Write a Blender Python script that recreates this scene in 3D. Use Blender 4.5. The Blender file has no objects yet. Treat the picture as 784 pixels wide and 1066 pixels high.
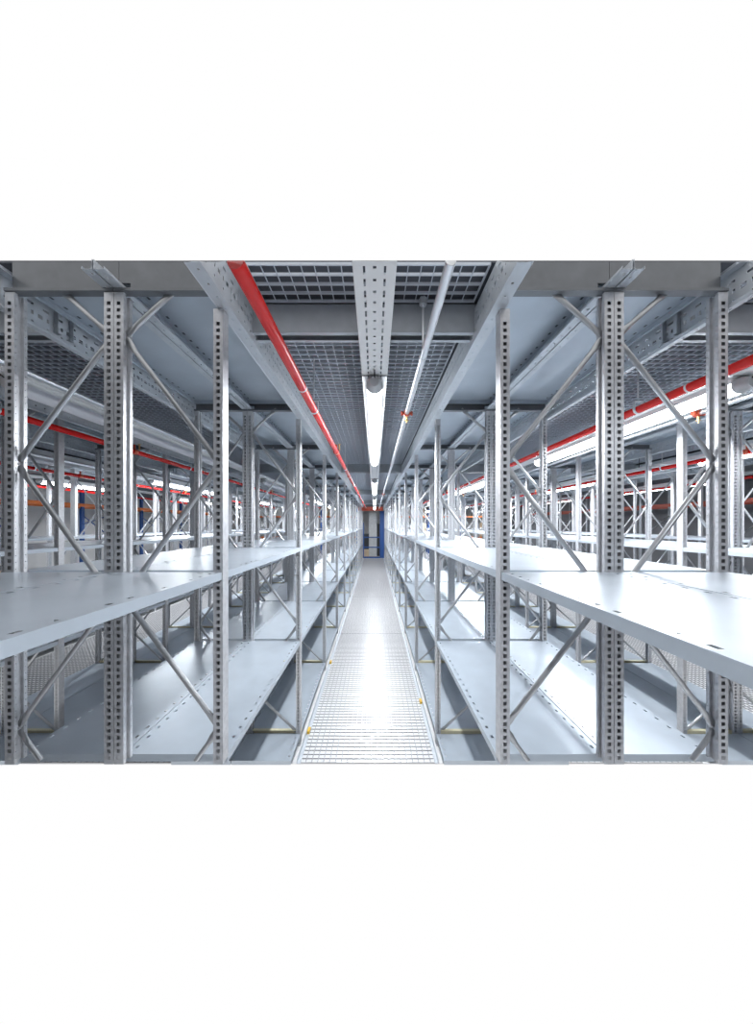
import bpy, bmesh, math, random
from mathutils import Vector, Matrix
random.seed(4)
scn = bpy.context.scene
COL = scn.collection
PI = math.pi

# ------------------------------------------------------------------ dimensions (metres, camera at the origin until LIFT)
LIFT = 2.0                       # floor ends up at z = 0
FLOOR = -2.0
D = 1.515                        # frame spacing
Y1 = 1.443                       # near face of the first frame
UD, UW = 0.055, 0.042            # upright depth (y) and width (x)
NF = 12                          # frames per row
DL, DR = 0.482, 0.503
AISLE = 1.227
YEND = 18.9
def fy(k): return Y1 + D * (k - 1)
ORD = ['', 'first', 'second', 'third', 'fourth', 'fifth', 'sixth', 'seventh', 'eighth', 'ninth', 'tenth', 'eleventh', 'twelfth', 'thirteenth']

# ------------------------------------------------------------------ materials
def mat(name, col, metal=0.0, rough=0.5, var=0.0, vscale=8.0, bump=0.0, emit=None, estr=0.0, stretch=(1, 1, 1), rvar=0.0):
    m = bpy.data.materials.new(name); m.use_nodes = True
    nt = m.node_tree; b = nt.nodes['Principled BSDF']
    b.inputs['Base Color'].default_value = (*col, 1)
    b.inputs['Metallic'].default_value = metal
    b.inputs['Roughness'].default_value = rough
    if emit:
        b.inputs['Emission Color'].default_value = (*emit, 1)
        b.inputs['Emission Strength'].default_value = estr
    if var or bump or rvar:
        tc = nt.nodes.new('ShaderNodeTexCoord'); mp = nt.nodes.new('ShaderNodeMapping')
        mp.inputs['Scale'].default_value = stretch
        nt.links.new(tc.outputs['Object'], mp.inputs['Vector'])
        n = nt.nodes.new('ShaderNodeTexNoise'); n.inputs['Scale'].default_value = vscale
        n.inputs['Detail'].default_value = 4
        nt.links.new(mp.outputs['Vector'], n.inputs['Vector'])
        if var:
            r = nt.nodes.new('ShaderNodeMapRange')
            r.inputs['From Min'].default_value = 0.3; r.inputs['From Max'].default_value = 0.7
            r.inputs['To Min'].default_value = 1 - var; r.inputs['To Max'].default_value = 1 + var
            nt.links.new(n.outputs['Fac'], r.inputs['Value'])
            mx = nt.nodes.new('ShaderNodeMix'); mx.data_type = 'RGBA'; mx.blend_type = 'MULTIPLY'
            mx.inputs['Factor'].default_value = 1.0
            mx.inputs['A'].default_value = (*col, 1)
            nt.links.new(r.outputs['Result'], mx.inputs['B'])
            nt.links.new(mx.outputs['Result'], b.inputs['Base Color'])
        if rvar:
            r2 = nt.nodes.new('ShaderNodeMapRange')
            r2.inputs['To Min'].default_value = max(0.02, rough - rvar); r2.inputs['To Max'].default_value = rough + rvar
            nt.links.new(n.outputs['Fac'], r2.inputs['Value']); nt.links.new(r2.outputs['Result'], b.inputs['Roughness'])
        if bump:
            bp = nt.nodes.new('ShaderNodeBump'); bp.inputs['Strength'].default_value = bump; bp.inputs['Distance'].default_value = 0.01
            nt.links.new(n.outputs['Fac'], bp.inputs['Height']); nt.links.new(bp.outputs['Normal'], b.inputs['Normal'])
    return m

M = {
    'post': mat('galvanised_post', (0.60, 0.61, 0.64), 0.45, 0.40, 0.10, 40),
    'brace': mat('galvanised_tube', (0.50, 0.51, 0.53), 0.75, 0.32, 0.06, 30),
    'shelf': mat('galvanised_sheet', (0.52, 0.58, 0.65), 0.35, 0.33, 0.05, 5),
    'beam': mat('galvanised_beam', (0.60, 0.64, 0.69), 0.30, 0.42, 0.06, 12),
    'tie': mat('galvanised_tie_shaded', (0.18, 0.19, 0.205), 0.3, 0.42, 0.10, 12),  # shade on the nearest ties is put into this dark base colour
    'cross': mat('cross_beam_steel', (0.42, 0.45, 0.49), 0.3, 0.42, 0.08, 12),
    'grate': mat('grating_steel', (0.62, 0.67, 0.75), 0.3, 0.42),
    'walk': mat('walkway_grating', (0.46, 0.46, 0.48), 0.3, 0.40),
    'floor': mat('floor_plate', (0.90, 0.90, 0.91), 0.25, 0.28, 0.04, 3),
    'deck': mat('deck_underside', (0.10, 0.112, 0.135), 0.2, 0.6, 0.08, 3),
    'white':  mat('white_enamel', (0.86, 0.87, 0.88), 0.0, 0.35),
    'lampgrey': mat('lamp_end_cap', (0.50, 0.51, 0.53), 0.0, 0.4),
    'diff':   mat('lamp_diffuser', (0.9, 0.9, 0.9), 0.0, 0.4, emit=(0.93, 0.97, 1.0), estr=16.0),
    'opal':   mat('lamp_diffuser_unlit', (0.82, 0.82, 0.88), 0.0, 0.3),
    'red':    mat('red_pipe_paint', (0.70, 0.010, 0.008), 0.0, 0.25),
    'redfit': mat('red_brass_fitting', (0.62, 0.10, 0.05), 0.4, 0.35),
    'brass':  mat('brass', (0.75, 0.52, 0.22), 0.9, 0.3),
    'zinc':   mat('zinc_pipe', (0.80, 0.82, 0.85), 0.85, 0.28),
    'black':  mat('black_cable', (0.02, 0.02, 0.022), 0.0, 0.5),
    'cream':  mat('cream_strut', (0.80, 0.74, 0.52), 0.1, 0.45),
    'yellow': mat('yellow_tag', (0.85, 0.55, 0.08), 0.0, 0.5),
    'blue':   mat('blue_enamel', (0.02, 0.09, 0.33), 0.0, 0.4),
    'orange': mat('orange_enamel', (0.80, 0.20, 0.04), 0.0, 0.4),
    'redbeam': mat('red_brown_beam', (0.42, 0.06, 0.03), 0.0, 0.45),
    'dark':   mat('dark_panel', (0.025, 0.027, 0.03), 0.0, 0.5),
    'carton': mat('carton', (0.72, 0.56, 0.38), 0.0, 0.7, 0.08, 5),
    'wrap':   mat('wrapped_load', (0.80, 0.81, 0.80), 0.0, 0.4, 0.10, 9),
    'wall': mat('wall_paint', (0.22, 0.23, 0.25), 0.0, 0.7, 0.04, 1),
    'wallw':  mat('wall_paint_white', (0.8, 0.81, 0.82), 0.0, 0.7, 0.04, 1),
    'bolt':   mat('bolt_steel', (0.75, 0.76, 0.78), 0.9, 0.25),
}

M['red'].node_tree.nodes['Principled BSDF'].inputs['Specular IOR Level'].default_value = 0.3

# ------------------------------------------------------------------ mesh builder
class MB:
    def __init__(s): s.v = []; s.f = []
    def quad(s, a, b, c, d):
        n = len(s.v); s.v += [a, b, c, d]; s.f.append((n, n + 1, n + 2, n + 3)); return s
    def box(s, x0, x1, y0, y1, z0, z1):
        n = len(s.v)
        s.v += [(x0, y0, z0), (x1, y0, z0), (x1, y1, z0), (x0, y1, z0), (x0, y0, z1), (x1, y0, z1), (x1, y1, z1), (x0, y1, z1)]
        for q in ((0, 3, 2, 1), (4, 5, 6, 7), (0, 1, 5, 4), (1, 2, 6, 5), (2, 3, 7, 6), (3, 0, 4, 7)):
            s.f.append(tuple(n + i for i in q))
        return s
    def rings(s, rings, caps=True):
        n0 = len(s.v); k = len(rings[0])
        for r in rings: s.v += [tuple(p) for p in r]
        for i in range(len(rings) - 1):
            for j in range(k):
                a = n0 + i * k + j; b = n0 + i * k + (j + 1) % k
                s.f.append((a, b, b + k, a + k))
        if caps:
            s.f.append(tuple(n0 + j for j in reversed(range(k))))
            s.f.append(tuple(n0 + (len(rings) - 1) * k + j for j in range(k)))
        return s
    def tube(s, p, q, r, seg=12, r2=None):
        p = Vector(p); q = Vector(q); d = (q - p).normalized()
        u = d.orthogonal().normalized(); w = d.cross(u)
        r2 = r if r2 is None else r2
        return s.rings([[p + (u * math.cos(t) + w * math.sin(t)) * r for t in [2 * PI * i / seg for i in range(seg)]],
                        [q + (u * math.cos(t) + w * math.sin(t)) * r2 for t in [2 * PI * i / seg for i in range(seg)]]])
    def prism_y(s, prof, y0, y1):   # closed profile of (x, z)
        return s.rings([[(x, y0, z) for x, z in prof], [(x, y1, z) for x, z in prof]])
    def perf(s, us, vs, holes, fn):
        for i in range(len(us) - 1):
            for j in range(len(vs) - 1):
                if (i, j) in holes: continue
                s.quad(fn(us[i], vs[j]), fn(us[i + 1], vs[j]), fn(us[i + 1], vs[j + 1]), fn(us[i], vs[j + 1]))
        return s
    def mesh(s, name, m, thick=0.0, smooth=False, merge=True, thick_off=True):
        bm = bmesh.new()
        vs = [bm.verts.new(p) for p in s.v]
        for f in s.f:
            try: bm.faces.new([vs[i] for i in f])
            except ValueError: pass
        if merge: bmesh.ops.remove_doubles(bm, verts=bm.verts, dist=1e-5)
        bmesh.ops.recalc_face_normals(bm, faces=bm.faces)
        if thick:
            bmesh.ops.solidify(bm, geom=list(bm.faces), thickness=thick)
            bmesh.ops.recalc_face_normals(bm, faces=bm.faces)
        me = bpy.data.meshes.new(name); bm.to_mesh(me); bm.free()
        me.materials.append(m)
        if smooth:
            for p in me.polygons: p.use_smooth = True
            try: me.set_sharp_from_angle(angle=math.radians(40))
            except Exception: pass
        return me

def link(name, me, parent=None, loc=(0, 0, 0), rz=0.0):
    o = bpy.data.objects.new(name, me); COL.objects.link(o)
    o.location = loc; o.rotation_euler = (0, 0, rz)
    if parent: o.parent = parent
    return o
def tag(o, label, cat, group=None):
    o['label'] = label; o['category'] = cat
    if group: o['group'] = group
    return o
def thing(name, label, cat, loc=(0, 0, 0), rz=0.0, group=None):
    return tag(link(name, None, None, loc, rz), label, cat, group)
def structure(name, me, loc=(0, 0, 0)):
    o = link(name, me, None, loc); o['kind'] = 'structure'; return o

# ------------------------------------------------------------------ rows of racks
ROWS = []   # side, index, xfront, dir (+1: back lies at +x), depth
def add_rows():
    x = -0.671
    for p in range(3):
        ROWS.append(('left', 2 * p + 1, x, -1, DL)); ROWS.append(('left', 2 * p + 2, x - 2 * DL, +1, DL))
        x = x - 2 * DL - AISLE
    x = 0.556
    for p in range(3):
        ROWS.append(('right', 2 * p + 1, x, +1, DR)); ROWS.append(('right', 2 * p + 2, x + 2 * DR, -1, DR))
        x = x + 2 * DR + AISLE
add_rows()
def rowname(side, i): return '%s rack row %s of centre aisle' % (ORD[i], side)

# upright post: C section, open towards the inside of the frame (+x), perforated on both y faces
def upright_mesh(z0, z1, flip=False):
    b = MB()
    pitch, hs = 0.030, 0.0162
    xs = [0.0, UW / 2 - hs / 2, UW / 2 + hs / 2, UW]
    zs = [z0]; hz = set()
    n0 = math.ceil((z0 + 0.02 - FLOOR) / pitch)
    k = n0
    while FLOOR + k * pitch + hs < z1 - 0.03:
        zs.append(FLOOR + k * pitch); hz.add((1, len(zs) - 1)); zs.append(FLOOR + k * pitch + hs); k += 1
    zs.append(z1)
    b.perf(xs, zs, hz, lambda u, v: (u, 0.0, v))
    b.quad((0, UD, z0), (UW, UD, z0), (UW, UD, z1), (0, UD, z1))
    b.quad((0, .028, z0), (UW - .013, UD - .003, z0), (UW - .013, UD - .003, z1), (0, .028, z1))   # slanted plate added inside to keep the holes dark
    # outer side, plain; inner lips with a row of fine dots
    b.quad((0, 0, z0), (0, UD, z0), (0, UD, z1), (0, 0, z1))
    lip = 0.015
    ds = 0.004
    zs2 = [z0]; h2 = set(); k = n0
    while FLOOR + k * pitch + hs < z1 - 0.03:
        zs2.append(FLOOR + k * pitch); h2.add((1, len(zs2) - 1)); zs2.append(FLOOR + k * pitch + ds); k += 1
    zs2.append(z1)
    b.perf([0, lip / 2 - ds / 2, lip / 2 + ds / 2, lip], zs2, h2, lambda u, v: (UW, u, v))
    b.perf([0, lip / 2 - ds / 2, lip / 2 + ds / 2, lip], zs2, h2, lambda u, v: (UW, UD - u, v))
    b.quad((UW, lip, z0), (UW - 0.012, lip, z0), (UW - 0.012, lip, z1), (UW, lip, z1))
    b.quad((UW, UD - lip, z0), (UW - 0.012, UD - lip, z0), (UW - 0.012, UD - lip, z1), (UW, UD - lip, z1))
    b.quad((UW - 0.012, lip, z0), (UW - 0.012, UD - lip, z0), (UW - 0.012, UD - lip, z1), (UW - 0.012, lip, z1))
    if flip: b.v = [(x, UD - y, z) for x, y, z in b.v]
    return b.mesh('upright', M['post'])

# brace tube with flattened ends, along a vector in the x-z plane
def brace_into(b, p, q, flat0=True, flat1=True, r=0.0115):
    p = Vector(p); q = Vector(q); L = (q - p).length; d = (q - p) / L
    yv = Vector((0, 1, 0)); w = d.cross(yv)
    st = [(0, .0035, .016, flat0), (.035, .0035, .016, flat0), (.075, r, r, True), (L - .075, r, r, True), (L - .035, .0035, .016, flat1), (L, .0035, .016, flat1)]
    rings = []
    for t, ry, rw, fl in st:
        if not fl: ry = rw = r
        c = p + d * t
        rings.append([c + yv * (ry * math.cos(a)) + w * (rw * math.sin(a)) for a in [2 * PI * i / 12 for i in range(12)]])
    return b.rings(rings)

YM = UD / 2
def brace_specs(d, first):
    xf, xb = UW - 0.008, d - UW + 0.008
    S = [((d * 0.47, YM, 1.055), (xb, YM, 0.850), True, True),
         ((xb, YM, 0.835), (xf, YM, 0.285), True, True),
         ((xf, YM, 0.262), (xb, YM, -0.315), True, True),
         ((xb, YM, -0.340), (xf, YM, -0.905), True, True)]
    if first:
        S.append(((xf, YM, -0.925), (xf + 0.10, YM, -1.060), True, False))
    else:
        S += [((xf, YM, -0.925), (xb, YM, -1.480), True, True), ((xb, YM, -1.505), (xf, YM, -1.90), True, True)]
    return S

TOPZ = 1.030
UP = {}
for f in (False, True):
    for kd, z0 in (('full', FLOOR), ('first', -1.060)):
        UP[(kd, f, 'low')] = upright_mesh(z0, .954, f); UP[(kd, f, 'back')] = upright_mesh(z0, 1.028, f)
BR = {}
def braces_for(d, first):
    key = (d, first)
    if key not in BR:
        L = []
        for p, q, f0, f1 in brace_specs(d, first):
            b = MB()
            if (Vector(q) - Vector(p)).length < 0.2:
                pv = Vector(p); qv = Vector(q)
                dd = (qv - pv).normalized(); w = dd.cross(Vector((0, 1, 0)))
                rr = []
                for t, ry, rw in ((0, .0035, .016), (.035, .0035, .016), (.075, .0105, .0105), ((qv - pv).length, .0105, .0105)):
                    c = pv + dd * t
                    rr.append([c + Vector((0, 1, 0)) * ry * math.cos(a) + w * rw * math.sin(a) for a in [2 * PI * i / 12 for i in range(12)]])
                b.rings(rr)
            else:
                brace_into(b, p, q, f0, f1)
            L.append(b.mesh('brace', M['brace'], smooth=True))
        BR[key] = L
    return BR[key]
TIE = {}
def tie_mesh(d, dr):
    if (d, dr) not in TIE:
        b = MB()   # channel across the rack: web with a flange and small lip towards the camera
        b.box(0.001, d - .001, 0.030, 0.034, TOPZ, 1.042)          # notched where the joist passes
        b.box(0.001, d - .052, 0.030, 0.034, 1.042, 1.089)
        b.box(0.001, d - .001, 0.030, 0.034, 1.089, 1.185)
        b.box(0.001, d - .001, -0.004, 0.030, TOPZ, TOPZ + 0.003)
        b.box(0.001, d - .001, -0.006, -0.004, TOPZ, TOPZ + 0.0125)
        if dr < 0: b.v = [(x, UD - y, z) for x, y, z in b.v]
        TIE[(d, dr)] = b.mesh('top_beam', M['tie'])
    return TIE[(d, dr)]
STRUT = {}
def strut_mesh(d):
    if d not in STRUT:
        b = MB()
        b.box(UW + .001, d - UW - .001, 0.010, 0.014, -1.915, -1.875)
        b.box(UW + .001, d - UW - .001, 0.014, 0.040, -1.879, -1.875)
        STRUT[d] = b.mesh('base_strut', M['cream'])
    return STRUT[d]
bb = MB(); bb.tube((0, -0.004, 0), (0, 0.004, 0), 0.007, 6); BOLT = bb.mesh('bolt', M['bolt'])
fb = MB(); fb.box(0.0005, UW + 0.020, -0.012, UD + 0.012, FLOOR, FLOOR + 0.006); FOOT = fb.mesh('foot_plate', M['post'])

def place(side, i, xf, dr, d, k):
    """location and rotation of a frame-local origin (x=0 front outer face, +x to the back, y=0 near face)"""
    y = fy(k)
    if dr > 0: return (xf, y, 0), 0.0
    return (xf, y + UD, 0), PI

FAR = {}
def far_frame(d):
    if d not in FAR:
        b = MB()
        for x0, zt in ((0, 1.028), (d - UW, 1.028)): b.box(x0, x0 + UW, 0, UD, FLOOR, zt)
        for p, q, f0, f1 in brace_specs(d, False): brace_into(b, p, q)
        b.box(0.001, d - .052, .02, .034, TOPZ, 1.15)
        FAR[d] = b.mesh('upright_frame', M['post'])
    return FAR[d]

for (side, i, xf, dr, d) in ROWS:
    for k in range(1, NF + 1):
        loc, rz = place(side, i, xf, dr, d, k)
        lab = 'perforated upright frame, %s from the camera, %s' % (ORD[k], rowname(side, i))
        grp = 'upright frames of the rack rows'
        if i >= 5 or (i >= 3 and k > 8):
            tag(link('upright_frame', far_frame(d), None, loc, rz), lab, 'rack frame', grp); continue
        first = (k == 1)
        t = thing('upright_frame', lab, 'rack frame', loc, rz, grp)
        kind = 'first' if first else 'full'
        link('upright', UP[(kind, dr < 0, 'low' if i == 1 else 'back')], t)
        link('upright', UP[(kind, dr > 0, 'back')], t, (d - .001, UD, 0), PI)
        for bmsh in braces_for(d, first): link('brace', bmsh, t)
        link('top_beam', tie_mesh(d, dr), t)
        if not first:
            s = link('base_strut', strut_mesh(d), t); s['label'] = 'cream coloured base strut'
            link('foot_plate', FOOT, t); link('foot_plate', FOOT, t, (d - .001, UD, 0), PI)
        if k <= 2 and i <= 2:
            for (x, z) in ((d - UW + 0.008, 0.842), (UW - 0.008, 0.274), (d - UW + 0.008, -0.328), (UW - 0.008, -0.915)):
                yb = YM - 0.008 if dr > 0 else YM + 0.008
                link('bolt', BOLT, t, (x, yb, z))

# ------------------------------------------------------------------ shelves
LIP = 0.034
def shelf_mesh(d, ly, nholes=True):
    b = MB()
    w = d - 0.006
    us = [0, .019, .031, .060, .071, w - .071, w - .060, w - .031, w - .019, w]
    vs = [0]; holes = set(); y = 0.04
    while y + .02 < ly - .03:
        vs.append(y); j = len(vs) - 1; vs.append(y + .021); y += .075
        holes |= {(1, j), (7, j)}
    vs.append(ly)
    b.perf(us, vs, holes if nholes else set(), lambda u, v: (u, v, 0))
    for x, sx in ((0, 1), (w, -1)):
        b.quad((x, 0, 0), (x, ly, 0), (x, ly, -LIP), (x, 0, -LIP))
        b.quad((x, 0, -LIP), (x, ly, -LIP), (x + sx * .014, ly, -LIP), (x + sx * .014, 0, -LIP))
    for y, sy in ((0, 1), (ly, -1)):
        b.quad((0, y, 0), (w, y, 0), (w, y, -LIP), (0, y, -LIP))
        b.quad((.002, y, -LIP), (w - .002, y, -LIP), (w - .002, y + sy * .012, -LIP), (.002, y + sy * .012, -LIP))
    return b.mesh('shelf', M['shelf'])
def shelf_simple(b, x0, x1, y0, y1, z):
    b.box(x0, x1, y0, y1, z - LIP, z)
SH = {}
def get_shelf(d, ly):
    key = (d, round(ly, 3))
    if key not in SH: SH[key] = shelf_mesh(d, ly)
    return SH[key]
LEVELS = [('overhead', 1.125), ('middle', -0.210), ('lower', -1.055), ('floor-level', -1.895)]
far = MB()
for (side, i, xf, dr, d) in ROWS:
    for k in range(0, NF):
        for lev, z in LEVELS:
            if k == 0 and lev != 'middle': continue
            if k == 0 and i > 2: continue
            y0, y1 = fy(k) + UD + .002, fy(k + 1) - .002
            if lev == 'floor-level' and k == 1: y0 = 2.62
            indiv = i <= 2 or (i <= 4 and k <= 6 and lev != 'floor-level')
            if not indiv:
                x0, x1 = (xf + .003, xf + d - .003) if dr > 0 else (xf - d + .003, xf - .003)
                shelf_simple(far, x0, x1, y0, y1, z); continue
            x0 = xf + .003 if dr > 0 else xf - d + .003
            o = link('shelf', get_shelf(d, y1 - y0), None, (x0, y0, z))
            tag(o, 'empty %s steel shelf, %s bay from camera, %s' % (lev, ORD[k + 1], rowname(side, i)), 'shelf', 'empty steel shelves of the rack rows')
fo = link('distant_shelving', far.mesh('distant_shelving', M['shelf'], merge=False)); fo['kind'] = 'stuff'
tag(fo, 'steel shelves of the outer rack rows, small behind the near racks', 'shelves')

# ------------------------------------------------------------------ beams along the rack tops
CROSS_Y = [1.70, 6.245, 10.79, 15.335]
SEG = [(1.19, 6.28), (6.29, 10.83), (10.84, 15.37), (15.38, YEND)]
def mitre(b, z0, slope, y0):
    """cut the end at y0 at a slant (leaning with slope per metre of height)"""
    if slope > 0: b.v = [(x, max(y, y0 + (z - z0) * slope), z) for x, y, z in b.v]
    else: b.v = [(x, min(y, y0 + (z - z0) * slope), z) for x, y, z in b.v]
    return b
def side_beam(L, first=0, fl=.057):
    """aisle side at x=0 (web), flange runs to -x (under the rack)"""
    b = MB(); z0, z1 = .957, 1.120
    ys = [0]; hw = set(); hf = set(); y = .03
    while y + .06 < L:
        j = len(ys)
        ys += [y, y + .012, y + .030, y + .055]
        hf.add((1, j))
        hw |= {(1, j), (3, j), (3, j + 2), (5, j), (5, j + 1)}
        y += .075
    ys.append(L)
    zs = [z0, z0 + .030, z0 + .042, z0 + .070, z0 + .090, z0 + .118, z0 + .130, z1]
    b.perf(zs, ys, hw, lambda u, v: (0, v, u))
    b.perf([0, -.36 * fl, -.54 * fl, -fl], ys, hf, lambda u, v: (u, v, z0))
    b.quad((-fl, 0, z0), (-fl, L, z0), (-fl, L, z0 + .014), (-fl, 0, z0 + .014))
    b.quad((0, 0, z1), (0, L, z1), (-.040, L, z1), (-.040, 0, z1))
    if first == 1: mitre(b, z0, 1.237, 0)
    if first == 2: mitre(b, z0, -1.237, L)
    return b.mesh('side_beam', M['beam'], thick=.002)
def back_joist(L):
    b = MB(); z0, z1 = 1.045, 1.085
    ys = [0]; h = set(); y = .04
    while y + .02 < L:
        j = len(ys); ys += [y, y + .012]; h.add((1, j)); y += .075
    ys.append(L)
    b.perf([0, .014, .022, .042], ys, h, lambda u, v: (u, v, z0))
    b.quad((0, 0, z0), (0, L, z0), (0, L, z1), (0, 0, z1)); b.quad((.042, 0, z0), (.042, L, z0), (.042, L, z0 + .012), (.042, 0, z0 + .012))
    return b.mesh('back_joist', M['beam'], thick=.002)
SB = {}; SB1 = {}
for fl in (.057, .0325):
    SB[fl] = [side_beam(b - a, 0, fl) for a, b in SEG]
    SB1[fl] = {-1: side_beam(SEG[0][1] - SEG[0][0], 1, fl), 1: side_beam(SEG[0][1] - SEG[0][0], 2, fl)}
JSEG = [(1.335, 6.28)] + SEG[1:]
BJ = [back_joist(b - a) for a, b in JSEG]
for (side, i, xf, dr, d) in ROWS:
    for n, (a, b) in enumerate(SEG):
        xo = xf - dr * .035; fl = .057 if i == 1 else .0325
        if dr < 0: o = link('side_beam', SB[fl][n] if n else SB1[fl][-1], None, (xo, a, 0))
        else: o = link('side_beam', SB[fl][n] if n else SB1[fl][1], None, (xo, b, 0), PI)
        tag(o, 'slotted overhead beam, %s length from camera, aisle side of %s' % (ORD[n + 1], rowname(side, i)), 'beam', 'slotted beams along the rack tops')
        if i <= 4:
            xb = xf + dr * (d - .004)
            a, b = JSEG[n]
            if dr > 0: o = link('back_joist', BJ[n], None, (xb, b, 0), PI)
            else: o = link('back_joist', BJ[n], None, (xb, a, 0))
            tag(o, 'narrow overhead joist, %s length from camera, rear of %s' % (ORD[n + 1], rowname(side, i)), 'joist', 'narrow joists along the rack backs')

# ------------------------------------------------------------------ aisles
AISLES = [('centre aisle', -0.0575), ('nearest left aisle', -2.2485), ('middle left aisle', -4.4395),
          ('outermost left aisle', -6.6305), ('nearest right aisle', 2.1755), ('middle right aisle', 4.4085),
          ('outermost right aisle', 6.6415)]
HW = 0.574
def grate_mesh(L, pitch, z0, h, hr, m, hw, t=.004, tr=.004, rz=0.0):
    b = MB()
    n = int(L / pitch)
    for j in range(n + 1):
        y = min(j * pitch, L - t); b.box(-hw, hw, y, y + t, z0, z0 + h)
    nx = int(2 * hw / pitch)
    for j in range(nx + 1):
        x = -hw + j * pitch; b.box(x, x + tr, 0, L, z0 + rz, z0 + rz + hr)
    b.box(-hw, -hw + .004, 0, L, z0, z0 + h); b.box(hw - .004, hw, 0, L, z0, z0 + h)
    return b.mesh('grating', m, merge=False)
CG_SEG = [(1.447, 1.695)] + [(CROSS_Y[j] + .095, CROSS_Y[j + 1] - .003) for j in range(3)] + [(CROSS_Y[3] + .095, YEND)]
CG = [grate_mesh(b - a, .060, 1.150, .013, .005, M['grate'], HW, .006, .004, .002) for a, b in CG_SEG]
FG_SEG = [(2.735, 5.985), (5.993, 9.015), (9.023, 12.045), (12.053, 15.075), (15.083, YEND + .3)]
FG = [grate_mesh(b - a, .050, -2.0, .006, .006, M['walk'], .575, .006, .006) for a, b in FG_SEG]
for me in FG: me.name = 'floor_grating'
xb_ = MB()
for y in (0, .086):
    xb_.box(-.60, .60, y, y + .004, 1.0, 1.148)
xb_.box(-.60, .60, -.002, .022, .997, 1.0); xb_.box(-.60, .60, .068, .092, .997, 1.0)
xb_.box(-.60, .60, 0, .09, 1.145, 1.148)
XB = xb_.mesh('cross_beam', M['cross'])

def trunk_mesh(L):
    b = MB(); w = .150; z0, z1 = .900, .945
    xs = [-w / 2, -.041, -.033, -.006, .006, .033, .041, w / 2]
    ys = [0]; h = set(); y = .02; q = 0
    while y + .06 < L:
        j = len(ys); ys += [y, y + .013, y + .038]
        h |= {(1, j), (1, j + 1), (5, j), (5, j + 1), (3, j)}
        y += .060
    ys.append(L)
    b.perf(xs, ys, h, lambda u, v: (u, v, z0))
    for s in (-1, 1):
        b.quad((s * w / 2, 0, z0), (s * w / 2, L, z0), (s * w / 2, L, z1), (s * w / 2, 0, z1))
        b.quad((s * w / 2, 0, z1), (s * w / 2, L, z1), (s * (w / 2 - .014), L, z1), (s * (w / 2 - .014), 0, z1))
    mitre(b, z0, 1.237, 0)
    return b.mesh('cable_trunking', M['white'], thick=.0018)
TR = trunk_mesh(17.2)
hb = MB()
for y in (.6, 4.4, 9.0, 13.5): hb.tube((0, y, .935), (0, y, 1.150), .005, 8)
TRH = hb.mesh('hanger_rod', M['black'])

LAMP_L = 2.60
def lamp_parts(L):
    P = {}
    b = MB(); prof = [(-.050, .880), (-.044, .897), (.044, .897), (.050, .880), (.050, .862), (-.050, .862)]
    b.prism_y(prof, .07, L - .07); P['housing'] = b.mesh('housing', M['white'])
    b = MB(); pr = [(-.047, .861)] + [(-.047 * math.cos(a), .840 - .040 * math.sin(a)) for a in [PI * j / 10 for j in range(11)]] + [(.047, .861)]
    b.prism_y(pr, .07, L - .07); P['diffuser'] = b.mesh('diffuser', M['diff'], smooth=True); P['off'] = b.mesh('diffuser', M['opal'], smooth=True)
    b = MB()
    rs = []
    for y, sx in ((.070, 1.0), (.045, .92), (.012, .58), (0, .50)):
        rs.append([(.052 * sx * math.cos(a), y, .848 + .049 * (.35 + .65 * sx) * math.sin(a)) for a in [2 * PI * j / 16 for j in range(16)]])
    b.rings(rs); P['end_cap'] = b.mesh('end_cap', M['lampgrey'], smooth=True)
    b = MB(); b.tube((0, .075, .880), (0, .075, .8975), .008, 8); b.tube((0, LAMP_L - .075, .880), (0, LAMP_L - .075, .8975), .008, 8); b.tube((-.080, .03, .893), (.080, .03, .893), .0025, 6); b.tube((0, -.05, .890), (0, .02, .862), .004, 8)
    P['suspension_clip'] = b.mesh('suspension_clip', M['black'])
    return P
LP = lamp_parts(LAMP_L)
LAMP_Y = [1.93, 6.35, 10.9, 15.3]
LAMP_W = 82.0
ld = bpy.data.lights.new('strip_light_tube', 'AREA'); ld.shape = 'RECTANGLE'; ld.size = .086; ld.size_y = LAMP_L - .16
ld.energy = LAMP_W; ld.color = (0.94, 0.975, 1.0)
ld2 = ld.copy(); ld2.energy = 32.0
ld3 = ld.copy(); ld3.energy = 125.0
def add_tube(t, l=None):
    link('tube', l or ld, t, (0, LAMP_L / 2, .7985))

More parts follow.
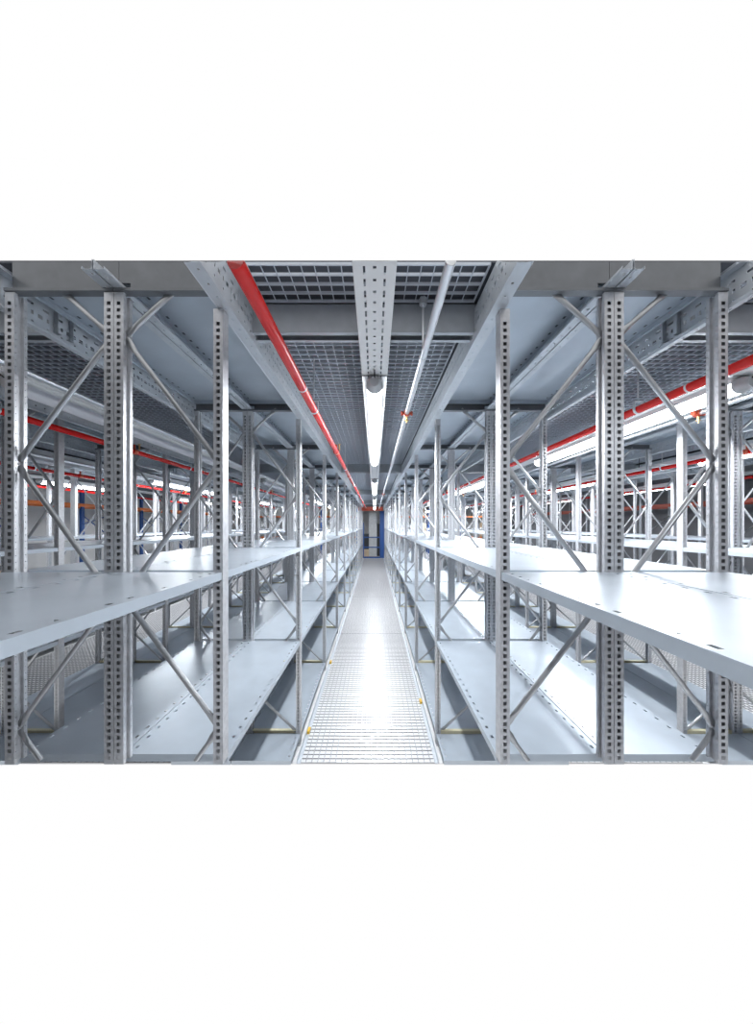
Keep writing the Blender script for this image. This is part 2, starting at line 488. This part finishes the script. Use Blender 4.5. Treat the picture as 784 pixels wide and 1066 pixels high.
def pipe_bits():
    P = {}
    r = .0255
    b = MB(); b.tube((0, .977, .79), (0, 15.6, .79), r, 20); mitre(b, .79, 1.237, .977); P['run'] = b.mesh('pipe_run', M['red'], smooth=True)
    b = MB(); b.rings([[((r + .0015) * math.cos(a), y, .79 + (r + .0015) * math.sin(a)) for a in [2 * PI * j / 20 for j in range(20)]] for y in (0, .012)])
    P['ring'] = b.mesh('white_ring', M['white'], smooth=True)
    b = MB(); b.rings([[((r + .006) * math.cos(a), y, .79 + (r + .006) * math.sin(a)) for a in [2 * PI * j / 20 for j in range(20)]] for y in (0, .05)])
    b.tube((0, .025, .79 + r), (0, .025, .79 + r + .05), .012, 10)
    P['coupling'] = b.mesh('coupling', M['redfit'], smooth=True)
    b = MB(); b.tube((.0, .02, .79 + r), (0, .02, .79 + r + .06), .008, 8); b.tube((0, .02, .79 + r + .06), (0, .02, .79 + r + .064), .018, 12)
    P['sprinkler'] = b.mesh('sprinkler', M['brass'], smooth=True)
    b = MB()
    b.tube((0, 0, .79 + r + .055), (0, 0, 1.150), .005, 8)
    for s in (-1, 1):
        b.box(s * (r + .003) - .0015, s * (r + .003) + .0015, -.010, .010, .79, .79 + r + .03)
    b.rings([[((rr) * math.cos(a), y, .79 + rr * math.sin(a)) for a in [-PI + PI * j / 12 for j in range(13)] for rr in (r + .003,)] +
             [((r + .001) * math.cos(a), y, .79 + (r + .001) * math.sin(a)) for a in [-PI * j / 12 for j in range(13)]] for y in (-.010, .010)])
    b.box(-r - .004, r + .004, -.010, .010, .79 + r + .03, .79 + r + .033)
    P['hanger'] = b.mesh('hanger', M['zinc'])
    return P
PP = pipe_bits()
def zinc_bits():
    P = {}; r = .0175; z = .85
    b = MB(); b.tube((0, 1.051, z), (0, 17.2, z), r, 18); mitre(b, z, 1.237, 1.051); P['run'] = b.mesh('pipe_run', M['zinc'], smooth=True)
    b = MB(); b.tube((0, 0, z + r), (0, 0, 1.135), .005, 8)
    b.rings([[((r + .002) * math.cos(a), y, z + (r + .002) * math.sin(a)) for a in [2 * PI * j / 18 for j in range(18)]] for y in (-.007, .007)])
    b.tube((0, 0, 1.115), (0, 0, 1.150), .020, 6)
    P['hanger'] = b.mesh('hanger', M['zinc'], smooth=True)
    b = MB(); b.tube((-.040, 0, z), (.040, 0, z), .012, 10); b.tube((0, -.022, z), (0, .022, z), r + .008, 14)
    b.tube((-.044, 0, z), (-.034, 0, z), .018, 10); b.tube((.034, 0, z), (.044, 0, z), .018, 10)
    P['tee'] = b.mesh('tee_fitting', M['redfit'], smooth=True)
    b = MB(); b.tube((0, 0, z - r - .002), (0, 0, z - r - .035), .009, 10); b.tube((0, 0, z - r - .035), (0, 0, z - r - .038), .017, 12); b.tube((0, 0, z - r - .038), (0, 0, z - r - .055), .005, 8)
    P['head'] = b.mesh('sprinkler_head', M['brass'], smooth=True)
    return P
ZP = zinc_bits()

for ai, (an, cx) in enumerate(AISLES):
    near = ai in (0, 1, 4); outer = ai in (3, 6)
    for n, (a, b) in enumerate(CG_SEG):
        if outer and n == 0: continue
        tag(link('ceiling_grating', CG[n], None, (cx, a, 0)), 'steel grating overhead, %s panel from camera, %s' % (ORD[n + 1], an), 'grating', 'overhead grating panels')
    for n, y in enumerate(CROSS_Y):
        tag(link('cross_beam', XB, None, (cx, y, 0)), 'grey overhead cross beam, %s from camera, spanning the %s' % (ORD[n + 1], an), 'beam', 'overhead cross beams')
    for n, (a, b) in enumerate(FG_SEG):
        tag(link('walkway_grating', FG[n], None, (cx, a, 0)), 'pale floor grating, %s panel from camera, in %s' % (ORD[n + 1], an), 'grating', 'walkway grating panels')
    t = thing('cable_trunking', 'white slotted lighting trunking along the ceiling of the %s' % an, 'trunking', (cx + .0575, 1.115, 0), 0, 'lighting trunkings')
    link('channel', TR, t); link('hanger_rod', TRH, t)
    for n, y in enumerate(LAMP_Y):
        lit = not (ai == 1 and n < 2 or ai == 2 and n < 1)
        t = thing('strip_light', '%s white strip light, %s from camera, hung over the %s' % ('lit' if lit else 'unlit', ORD[n + 1], an), 'ceiling light', (cx + .0575, y, 0), 0, 'strip lights')
        link('housing', LP['housing'], t); link('diffuser', LP['diffuser' if lit else 'off'], t)
        link('end_cap', LP['end_cap'], t); link('end_cap', LP['end_cap'], t, (0, LAMP_L, 0), PI)
        link('suspension_clip', LP['suspension_clip'], t)
        if lit and not outer: add_tube(t, (ld, ld3, ld3, ld2)[n])
    t = thing('sprinkler_pipe', 'red painted sprinkler pipe running overhead along the %s' % an, 'pipe', (cx - .36, 0, 0), 0, 'red sprinkler pipes')
    link('pipe_run', PP['run'], t)
    for y in (1.88, 6.6, 11.0): link('joint_ring', PP['ring'], t, (0, y, 0))['label'] = 'white joint ring'
    for y in (3.52, 5.3, 8.2, 11.6): link('coupling', PP['coupling'], t, (0, y, 0))
    for y in (3.56, 8.24): link('sprinkler', PP['sprinkler'], t, (.03, y, 0))
    for y in (2.25, 4.6, 7.6, 12.2): link('hanger', PP['hanger'], t, (0, y, 0))
    if outer: continue
    t = thing('conduit_pipe', 'thin zinc pipe running overhead along the right side of %s' % an, 'pipe', (cx + .3035, 0, 0), 0, 'zinc pipes')
    link('pipe_run', ZP['run'], t)
    for y in (1.66, 5.0, 8.6, 12.5): link('hanger', ZP['hanger'], t, (0, y, 0))
    for y in (2.50, 9.1): link('tee_fitting', ZP['tee'], t, (0, y, 0))['label'] = 'red tee fitting'; 
    for y in (2.50, 9.1): link('sprinkler_head', ZP['head'], t, (0, y, 0))

# kerb rails along the walkways
def rail_mesh(L):
    b = MB(); b.box(0, .030, 0, L, FLOOR + .006, FLOOR + .010); b.box(0, .003, 0, L, FLOOR + .0102, FLOOR + .045)
    return b.mesh('kerb_rail', M['beam'])
RL = rail_mesh(YEND - 2.72)
for (nm, x, rz) in (('left', -.648, 0), ('right', .533, PI)):
    o = link('kerb_rail', RL, None, (x, 2.72 if rz == 0 else YEND, 0), rz)
    tag(o, 'low steel kerb rail along the %s edge of the centre aisle' % nm, 'rail')
tg = MB(); tg.box(-.012, .012, 0, .07, FLOOR + .0105, FLOOR + .036); tg.box(-.006, .006, .015, .055, FLOOR + .036, FLOOR + .041)
TG = tg.mesh('rail_clip', M['yellow'])
for x, y, lab in ((-.63, 3.10, 'yellow clip on the left kerb rail, nearest the camera'), (-.63, 4.66, 'yellow clip on the left kerb rail, farther one'), (.515, 3.62, 'yellow clip on the right kerb rail')):
    tag(link('rail_clip', TG, None, (x, y, 0)), lab, 'clip')

# ------------------------------------------------------------------ far end of the centre aisle
E = 19.4
s = E / 340.0
def ex(px): return (px - 390) * s
def ez(py): return (546 - py) * s
t = thing('lift_gate', 'blue steel gate with tall wide post closing the centre aisle', 'gate', (0, E, 0))
b = MB(); b.box(ex(395.5), ex(400), 0, .20, FLOOR, ez(533)); b.box(ex(395.2), ex(400.3), -.02, .22, ez(533) , ez(532)); link('post', b.mesh('post', M['blue']), t)
b = MB(); b.box(ex(378), ex(379), .02, .1, FLOOR, ez(544)); link('post', b.mesh('post', M['blue']), t)
for y0, y1 in ((558.8, 559.9), (569.2, 570.3), (579.5, 582)):
    b = MB(); b.box(ex(378), ex(396), 0, .05, ez(y1), ez(y0)); link('rail', b.mesh('rail', M['blue']), t)
b = MB()
for px in (385, 387, 389, 391): b.box(ex(px) - .008, ex(px) + .008, .015, .031, ez(579.5), ez(559.9))
link('mesh_bars', b.mesh('mesh_bars', M['lampgrey'], merge=False), t)
t = thing('pallet_load', 'tall white wrapped load standing behind the blue gate', 'load', (ex(388.2), E + .5, 0))
b = MB(); b.box(-.24, .24, 0, .5, FLOOR + .06, FLOOR + 1.45); link('lower_stack', b.mesh('lower_stack', M['wrap']), t)
b = MB()
for r_ in range(4):
    b.box(-.235, .235, .01, .49, FLOOR + 1.46 + r_ * .31, FLOOR + 1.75 + r_ * .31)
link('carton_tier', b.mesh('carton_tier', M['wrap'], merge=False), t)
b = MB(); b.box(-.25, .25, 0, .5, FLOOR, FLOOR + .055); link('pallet', b.mesh('pallet', M['carton']), t)
b = MB(); b.box(-.16, .16, 0, .4, 0, 1.43); b.box(-.15, .15, -.01, 0, .05, 1.38)
tag(link('dark_cabinet', b.mesh('dark_cabinet', M['dark']), None, (ex(381), E + .5, FLOOR)), 'black cabinet left of the white load behind the gate', 'cabinet')
b = MB(); b.box(-.10, .10, 0, .4, 0, 2.05); b.box(-.09, .09, -.01, 0, .05, 2.0)
tag(link('dark_cabinet', b.mesh('dark_cabinet', M['dark']), None, (ex(393.9) + .02, E + 1.15, FLOOR)), 'narrow black cabinet right of the white load behind the gate', 'cabinet')
b = MB(); b.box(-.19, .17, 0, .3, 0, .50); b.box(-.19, .17, -.004, 0, .23, .27)
tag(link('cardboard_box', b.mesh('cardboard_box', M['carton']), None, (ex(381), E + .15, FLOOR)), 'brown cardboard box at the foot of the black cabinet', 'box')
b = MB(); b.box(-.95, .46, 0, .06, .76, .98); b.box(-.95, .46, -.03, 0, .76, .775); b.box(-.95, .46, -.03, 0, .965, .98)
tag(link('end_beam', b.mesh('end_beam', M['redbeam']), None, (0, 18.1, 0)), 'red brown beam crossing the far end of the centre aisle', 'beam')
b = MB(); b.box(.50, .54, 0, .15, .82, .97); b.box(.49, .50, .02, .13, .84, .95)
tag(link('junction_box', b.mesh('junction_box', M['white']), None, (0, 18.1, 0)), 'pale grey box right of the red beam at aisle end', 'box')

# ------------------------------------------------------------------ pallet racking beyond
def pallet_rack(loc, rz, nb, bw, lab, levels, beamcol, postcol='blue'):
    t = thing('pallet_rack', lab, 'pallet rack', loc, rz)
    for j in range(nb + 1):
        b = MB(); x = j * bw
        for y in (0, .9):
            b.box(x - .05, x + .05, y, y + .08, 0, 3.1)
        for q in range(4): b.tube((x, .04, .2 + q * .7), (x, .94, .2 + (q + 1) * .7 if q % 2 == 0 else .2 + q * .7 - .3), .016, 6)
        link('upright_frame', b.mesh('upright_frame', M[postcol], merge=False), t)
    for z in levels:
        for j in range(nb):
            for y in (-.02, .94):
                b = MB(); b.box(j * bw + .055, (j + 1) * bw - .055, y, y + .05, z, z + .085); b.box(j * bw + .055, (j + 1) * bw - .055, y + .05, y + .06, z + .02, z + .06)
                link('beam', b.mesh('beam', M[beamcol]), t)
    return t
def loads(loc, rz, nb, bw, levels, where):
    R = Matrix.Rotation(rz, 4, 'Z')
    num = 0
    for zi, z in enumerate(levels):
        for j in range(nb):
            for q in range(2):
                if random.random() < .28: continue
                num += 1
                b = MB(); h = random.uniform(.5, .95); w = .48
                b.box(-w, w, -.42, .42, .14, .14 + h)
                for e in (-.40, 0, .40): b.box(-w, w, e - .05, e + .05, .0, .10)
                b.box(-w, w, -.45, .45, .10, .138)
                p = R @ Vector((j * bw + .70 + q * 1.12, .48, 0)) + Vector(loc)
                o = link('loaded_pallet', b.mesh('loaded_pallet', M[random.choice(['wrap', 'wrap', 'carton'])]), None, (p.x, p.y, loc[2] + (z + .087 if z else 0.002)), rz)
                lv = 'floor' if z == 0 else ('lowest beam', 'upper beam')[zi]
                tag(o, 'loaded pallet, %s slot, %s level of %s' % (ORD[min(13, j * 2 + q + 1)], lv, where), 'pallet', 'loaded pallets ' + where)
LV = (1.05, 2.50)
pallet_rack((-8.6, 22.6, FLOOR), 0, 3, 2.45, 'blue and orange pallet rack across the far left end of the hall', LV, 'orange')
loads((-8.6, 22.6, FLOOR), 0, 3, 2.45, LV, 'far left pallet rack')
pallet_rack((1.3, 22.6, FLOOR), 0, 3, 2.45, 'blue and orange pallet rack across the far right end of the hall', LV, 'orange')
loads((1.3, 22.6, FLOOR), 0, 3, 2.45, LV, 'far right pallet rack')
pallet_rack((-8.2, 5.0, FLOOR), PI / 2, 5, 2.6, 'blue and orange pallet rack along the left wall of the hall', LV[1:], 'orange')
loads((-8.2, 5.0, FLOOR), PI / 2, 5, 2.6, (0.0,), 'left wall pallet rack')
pallet_rack((8.3, 18.0, FLOOR), -PI / 2, 5, 2.6, 'dark pallet rack with red beams along the right wall of the hall', LV[1:], 'redbeam', 'cross')

# ------------------------------------------------------------------ setting
b = MB(); b.box(-10.5, 10.5, 2.735, 26.5, FLOOR - .008, FLOOR - .001); structure('floor', b.mesh('floor', M['floor']))
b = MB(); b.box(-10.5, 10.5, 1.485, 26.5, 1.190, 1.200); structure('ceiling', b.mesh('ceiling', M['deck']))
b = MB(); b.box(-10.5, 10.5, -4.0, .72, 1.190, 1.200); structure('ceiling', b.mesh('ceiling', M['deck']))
b = MB(); b.box(-10.5, 10.5, -4.0, 1.25, FLOOR - .008, FLOOR - .001); structure('floor', b.mesh('floor', M['floor']))
b = MB(); b.box(-10.5, 10.5, 26.4, 26.5, FLOOR, 1.19); structure('wall_back', b.mesh('wall_back', M['wallw']))
b = MB(); b.box(-10.5, 10.5, -4.1, -4.0, FLOOR, 1.19); structure('wall_front', b.mesh('wall_front', M['wall']))
b = MB(); b.box(-10.5, -10.4, -4.0, 26.39, FLOOR, 1.19); structure('wall_left', b.mesh('wall_left', M['wallw']))
b = MB(); b.box(10.4, 10.5, -4.0, 26.39, FLOOR, 1.19); structure('wall_right', b.mesh('wall_right', M['wall']))
# the strip lights of the walkways go on behind the viewpoint
for an, cx in (AISLES[0], AISLES[4]):
    t = thing('strip_light', 'lit strip light over the %s, behind the viewpoint' % an, 'ceiling light', (cx + .0575, -2.49, 0), 0, 'strip lights')
    link('housing', LP['housing'], t); link('diffuser', LP['diffuser'], t)
    link('end_cap', LP['end_cap'], t); link('end_cap', LP['end_cap'], t, (0, LAMP_L, 0), PI)
    b = MB()
    for yy in (.3, LAMP_L - .3): b.tube((0, yy, .890), (0, yy, 1.189), .005, 8)
    link('hanger_rod', b.mesh('hanger_rod', M['black']), t)
    add_tube(t, ld2)
# lights of the hall beyond the racks
for n, x in enumerate((-8.6, -5, 3.5, 7)):
    t = thing('strip_light', 'lit strip light in the hall beyond the racks, %s from the left' % ORD[n + 1], 'ceiling light', (x, 19.75 if n else 3.0, 0), 0, 'strip lights')
    b = MB()
    for yy in (.3, LAMP_L - .3): b.tube((0, yy, .890), (0, yy, 1.189), .005, 8)
    link('hanger_rod', b.mesh('hanger_rod', M['black']), t)
    link('housing', LP['housing'], t); link('diffuser', LP['diffuser'], t)
    link('end_cap', LP['end_cap'], t); link('end_cap', LP['end_cap'], t, (0, LAMP_L, 0), PI)
    add_tube(t)

# ------------------------------------------------------------------ lift the world, camera, world, colour management
for o in scn.objects:
    if o.parent is None: o.location.z += LIFT

cam = bpy.data.cameras.new('camera'); co = bpy.data.objects.new('camera', cam); COL.objects.link(co)
co.location = (0, 0, LIFT); co.rotation_euler = (PI / 2, 0, 0)
cam.sensor_fit = 'HORIZONTAL'; cam.sensor_width = 36.0
cam.lens = 36.0 * 340.0 / 784.0
cam.shift_x = 2.0 / 784.0
cam.shift_y = 13.0 / 784.0
cam.clip_start = 0.02
scn.camera = co

w = bpy.data.worlds.new('world'); scn.world = w; w.use_nodes = True
bg = w.node_tree.nodes['Background']; bg.inputs['Color'].default_value = (1, 1, 1, 1); bg.inputs['Strength'].default_value = 1.0
cy = scn.cycles
cy.caustics_reflective = False; cy.caustics_refractive = False
cy.sample_clamp_indirect = 4.0; cy.blur_glossy = 1.0
cy.denoising_prefilter = 'ACCURATE'
cy.sampling_pattern = 'BLUE_NOISE'
cy.use_adaptive_sampling = False
cy.use_guiding = True
vs = scn.view_settings
vs.view_transform = 'Standard'; vs.look = 'None'; vs.gamma = 1.0; vs.use_curve_mapping = False; vs.exposure = 0.0
